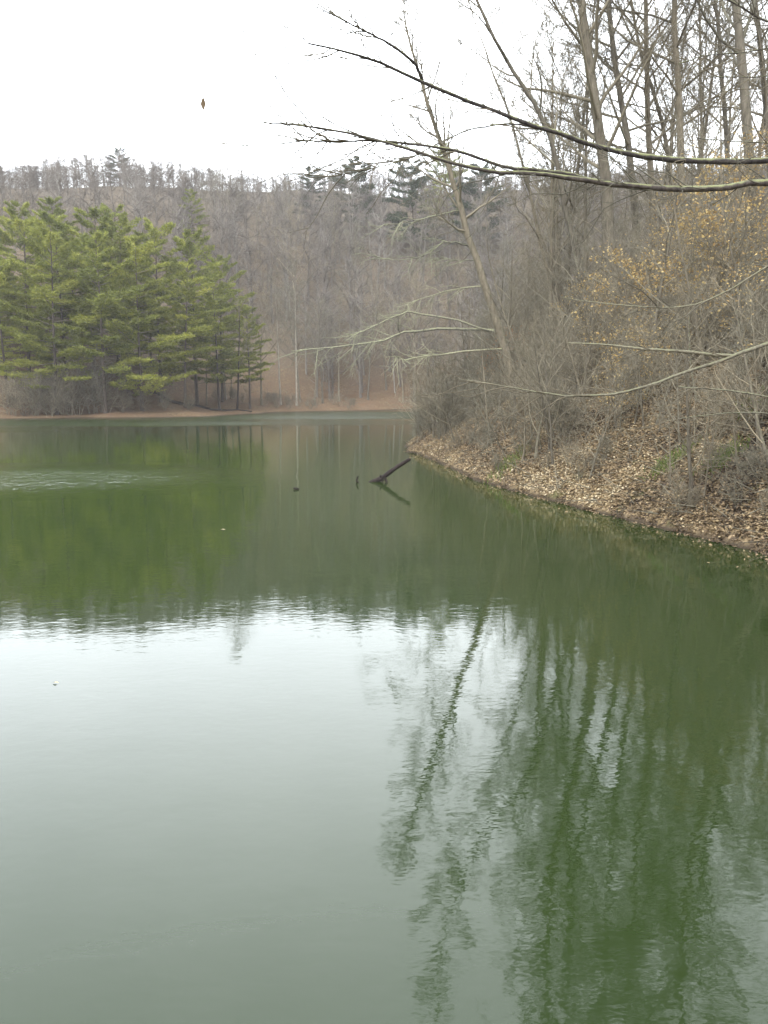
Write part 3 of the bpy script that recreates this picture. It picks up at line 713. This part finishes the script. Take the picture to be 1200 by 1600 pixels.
mb = MB(); leaves(mb, np.stack([x, Yd, z], 1), .08, rs, .62, tint); tag(mb.build('leaf_litter', M_LITTER), 'tan and brown fallen leaves covering the right bank down to the water', 'leaf litter', kind='stuff')
n = 5200; px = rs.uniform(640, 1250, n); Yd = rs.uniform(15, 48, n); x = (px-600)/FPX*Yd*1.012; s_ = sdist(x, Yd); k = (s_ > .1) & (s_ < 12); x, Yd = x[k], Yd[k]
P = np.stack([x, Yd, height(x, Yd) + .06], 1); D = rs.normal(size=P.shape)*[1, 1, .35] + [0, 0, .12]
mb = MB(); cones(mb, P, D, rs.uniform(.3, 1.5, len(P)), rs.uniform(.006, .016, len(P)), rs.random(len(P))); tag(mb.build('fallen_twigs', M_TWIG), 'grey fallen twigs strewn over the leaves of the right bank', 'twigs', kind='stuff')
for px, py, sc, lab in ((795, 748, 1.0, 'mossy green tuft at the waterline below the thicket, nearest the half sunk log'), (1045, 800, .7, 'small green tuft in the dark hollow near the waterline'), (1185, 800, .9, 'bright green tuft at the right edge of the photo above the pale leaves'), (1130, 815, .6, 'low green tuft left of the bright one at the right edge')):
    X0, Y0 = on_water(px, py+12); Y0 += .8; X0 = (px-600)/FPX*Y0*1.012; mb = MB(); n = 260
    q = rs.normal(size=(n, 2))*[.4*sc, .3*sc]; P = np.stack([q[:, 0], q[:, 1], height(X0+q[:, 0], Y0+q[:, 1])-ground(X0, Y0)], 1)
    cones(mb, P, rs.normal(size=(n, 3))*.6 + [0, 0, 1], rs.uniform(.12, .3, n), .014, rs.random(n))
    o = mb.build('grass_tuft', M_GRASS); o.location = (X0, Y0, ground(X0, Y0)); tag(o, lab, 'grass tuft', 'green tufts on the right bank')

# ------------------------------------------------------------------ log and stubs in the water
def branchy_log(name, pts, r, lab, cat, seed=1):
    rs = np.random.default_rng(seed); P = np.array([sample(np.array(pts), t)[0] for t in np.linspace(0, 1, 12)]); P[1:-1] += rs.normal(size=(10, 3))*.012
    rr = np.interp(np.linspace(0, 1, 12), np.linspace(0, 1, len(r)), r)*rs.uniform(.88, 1.12, 12)
    mb = MB(); tube(mb, P, rr, 8, .3, True); o = mb.build(name, M_LOG); tag(o, lab, cat); return o, P
Yl = on_water(585, 753)[1]
lg, P = branchy_log('sunken_log', [at(572, 757, Yl), at(592, 750, Yl), at(612, 736, Yl), at(641, 717, Yl)], [.06, .085, .08, .05], 'dark wet log slanting up out of the lake off the point', 'log')
mb = MB(); tube(mb, [at(598, 752, Yl), at(595, 745, Yl-.05), at(594, 742, Yl-.1)], [.05, .04, .025], 6, .3, True); tube(mb, [at(600, 745, Yl), at(604, 752, Yl-.1), at(604, 757, Yl-.1)], [.05, .045, .04], 6, .3, True)
mb.build('stub', M_LOG, lg)
Ys = on_water(559, 754)[1]
branchy_log('snag', [at(562, 757, Ys), at(557, 751, Ys), at(560, 744, Ys)], [.03, .035, .02], 'small dark curved snag sticking up from the water left of the log', 'snag', 2)
Ys = on_water(463, 765)[1]
branchy_log('snag', [at(468, 767, Ys), at(463, 763, Ys), at(459, 764, Ys)], [.02, .05, .025], 'tiny dark stub barely above the water, farthest left of the snags', 'snag', 3)
for px, py, lab in ((348, 828, 'tan fallen leaf floating on the green water'), (87, 1068, 'pale leaf floating on the bright sky reflection')):
    x, y = on_water(px, py); mb = MB(); d = .07 if py < 900 else .035
    mb.add([(-d, 0, 0), (0, -d*.5, .012), (d, 0, 0), (0, d*.5, .012), (d*.5, .3*d, .01), (-d*.5, -.3*d, .01)], [[0, 5, 1], [1, 2, 4], [0, 1, 4], [0, 4, 3]], .9)
    o = mb.build('floating_leaf', M_LITTER); o.location = (x, y, .006); tag(o, lab, 'leaf')

# ------------------------------------------------------------------ the near tree just out of frame, whose boughs hang into the view
nx0, ny0 = 5.6, 7.2; nz0 = ground(nx0, ny0)
ntree = empty('overhanging_tree', (nx0, ny0, nz0)); org = np.array([nx0, ny0, nz0])
tag(ntree, 'near tree reaching in from the right edge, its budded boughs crossing sky and bank', 'tree')
rs = np.random.default_rng(44)
TP = np.array([(0, 0, -.3), (.03, .02, 1.5), (-.05, .05, 3), (.02, 0, 5), (.1, .05, 7.5), (.15, .1, 10), (.2, .15, 12.5)])
mb = MB(); tube(mb, TP, [.24, .18, .165, .15, .11, .07, .03], 12); mb.build('trunk', M_BOUGH, ntree)
mb = MB(); branches(rs, mb, TP, .15, 3.0, 12, 6, 4, 3, .62, minr=.006, twr=.004, twl=.3, ang=(.5, .9)); mb.build('crown', M_TWIG, ntree)
def near_bough(pts, r0, r1, Y0, Y1, trunk_z=None, twig=0, budn=14, mat=None, name='bough', parent=None, side=None, k=8):
    n = len(pts); W = []
    for i, (x, y) in enumerate(pts): W.append(at(x, y, Y0 + (Y1-Y0)*i/(n-1)) - org)
    if trunk_z is not None: W = [np.array([0, 0, trunk_z])] + W
    W = np.array(W); dl = np.concatenate([[0], np.cumsum(np.linalg.norm(np.diff(W, axis=0), axis=1))]); m_ = 40
    s_ = np.linspace(0, dl[-1], m_)
    P = np.stack([np.interp(s_, dl, W[:, i]) for i in range(3)], 1)
    ker = np.array([.25, .5, .25])
    for _ in range(2): P[1:-1] = .25*P[:-2] + .5*P[1:-1] + .25*P[2:]
    rr = (np.linspace(1, 0, m_)**.85*(r0-r1) + r1)*.9; rr = rr*rs.uniform(.9, 1.12, m_)
    kk = np.cumsum(rs.normal(size=(m_, 3)), 0); kk -= np.linspace(0, 1, m_)[:, None]*kk[-1]; P = P + kk*(.0035 if trunk_z is not None else .0015) + rs.normal(size=(m_, 3))*(.16*rr[:, None])*np.minimum(1, np.arange(m_)/3)[:, None]*(1 if trunk_z is not None else .6)
    mb = MB(); tube(mb, P, rr, k)
    o = mb.build(name, mat or M_BOUGH, parent or ntree)
    if budn:
        B = MB(); ps, ds, ls = [], [], []
        for i in range(budn):
            u = rs.uniform(.25 if trunk_z is not None else .05, 1); p, tan = sample(P, u); ps.append(p); ds.append(side_dir(rs, tan, rs.uniform(.4, .9))); ls.append(rs.uniform(.018, .045))
        cones(B, ps, ds, np.array(ls), .0045, .2)
        for i in range(twig*4):
            u = rs.uniform(.45, .98); p, tan = sample(P, u); Q = wander(rs, p, side_dir(rs, tan, rs.uniform(.3, .8)), rs.uniform(.12, .75), 6, .17, .03); tube(B, Q, np.linspace(.0045, .0018, 7), 4, .15)
            for _ in range(3): p5, t5 = sample(Q, rs.uniform(.2, 1)); cones(B, [p5], [side_dir(rs, t5, rs.uniform(.4, .9))], rs.uniform(.05, .22), .0025, .15)
        B.build('buds', M_TWIG, o)['kind'] = 'stuff'
    return o
near_bough([(1230, 252), (1100, 251), (1000, 244), (950, 235), (880, 210), (800, 183), (720, 152), (660, 124), (600, 97), (540, 80), (482, 68)], .040, .006, 6.6, 5.6, 4.6, 6, 26)
near_bough([(660, 124), (648, 98), (620, 76), (585, 55), (540, 32), (490, 8)], .011, .003, 5.95, 5.5, None, 2, 16)
near_bough([(482, 68), (462, 50), (437, 38), (405, 32), (378, 28)], .0035, .0015, 5.6, 5.4, None, 0, 8, k=5)
near_bough([(482, 68), (440, 76), (400, 85), (362, 94), (330, 118), (317, 150)], .0018, .0007, 5.6, 5.3, None, 0, 6, k=4)
near_bough([(1230, 282), (1130, 297), (1060, 301), (985, 292), (920, 284), (870, 272), (800, 268), (760, 268), (700, 255), (640, 232), (590, 216), (530, 203), (470, 195), (408, 191)], .042, .003, 6.2, 5.2, 4.0, 8, 26)
near_bough([(925, 284), (890, 272), (830, 266), (790, 264), (740, 244), (690, 232), (640, 226), (590, 219), (520, 220), (455, 219)], .016, .003, 5.95, 5.3, None, 6, 14)
near_bough([(880, 210), (800, 190), (740, 200), (690, 222), (640, 250), (590, 262), (520, 276)], .008, .002, 6.2, 6.0, None, 5, 8, k=5)
near_bough([(1230, 525), (1150, 555), (1070, 580), (1000, 607), (950, 618), (890, 620), (830, 610), (770, 600), (715, 592)], .028, .003, 7.0, 7.4, 2.9, 6, 12, M_PALE)
near_bough([(1145, 556), (1080, 551), (1000, 545), (940, 538), (888, 536)], .016, .006, 7.05, 7.3, None, 1, 5, M_PALE)
near_bough([(1230, 400), (1190, 424), (1140, 458), (1090, 478), (1020, 482), (950, 475), (875, 464)], .016, .003, 7.4, 7.9, 3.6, 3, 6, M_PALE)
near_bough([(1230, 625), (1180, 615), (1120, 608), (1060, 604)], .013, .006, 7.6, 8.1, 2.4, 2, 4, M_PALE)
near_bough([(1230, 648), (1170, 643), (1110, 648), (1040, 658)], .012, .004, 7.9, 8.4, 2.3, 3, 4, M_PALE)
near_bough([(1230, 75), (1150, 84), (1100, 86), (1060, 100)], .010, .003, 6.8, 6.6, 5.3, 3, 6)
near_bough([(1230, 222), (1150, 222), (1090, 216)], .009, .003, 6.4, 6.3, 4.4, 2, 4)
near_bough([(1230, 115), (1180, 122), (1110, 120)], .009, .003, 6.9, 6.7, 5.0, 2, 4)

near_bough([(1230, 45), (1190, 28), (1150, 8), (1120, -12)], .02, .006, 7.2, 7.1, 5.6, 10, 10)
# a single dead leaf hanging from the thin twig tip
tip = at(317, 150, 5.3); mb = MB(); h = .085; w_ = .015
mb.add([(0, 0, 0), (-w_*.7, .004, -h*.3), (w_*.8, -.004, -h*.3), (-w_, -.006, -h*.55), (w_, .006, -h*.55), (0, 0, -h), (0, .008, -h*.45)],
       [[0, 1, 6], [0, 6, 2], [1, 3, 6], [2, 6, 4], [3, 5, 6], [4, 6, 5]], .2)
o = mb.build('hanging_leaf', M_LITTER); o.location = tip; tag(o, 'single curled dead leaf hanging alone against the white sky', 'leaf')

# ------------------------------------------------------------------ thin damp air
m = bpy.data.materials.new('damp_air'); m.use_nodes = True; nt = m.node_tree; nt.nodes.clear()
o_ = nt.nodes.new('ShaderNodeOutputMaterial'); v_ = nt.nodes.new('ShaderNodeVolumePrincipled'); v_.inputs['Density'].default_value = .0005; v_.inputs['Color'].default_value = (.96, .93, .92, 1)
nt.links.new(v_.outputs[0], o_.inputs['Volume'])
mb = MB(); a = (-640, -120, -4); b_ = (640, 840, 75)
V = [(x, y, z) for z in (a[2], b_[2]) for y in (a[1], b_[1]) for x in (a[0], b_[0])]
mb.add(V, [[0, 2, 3, 1], [4, 5, 7, 6], [0, 1, 5, 4], [2, 6, 7, 3], [0, 4, 6, 2], [1, 3, 7, 5]])
tag(mb.build('haze', m), 'thin damp haze over the lake', kind='stuff')
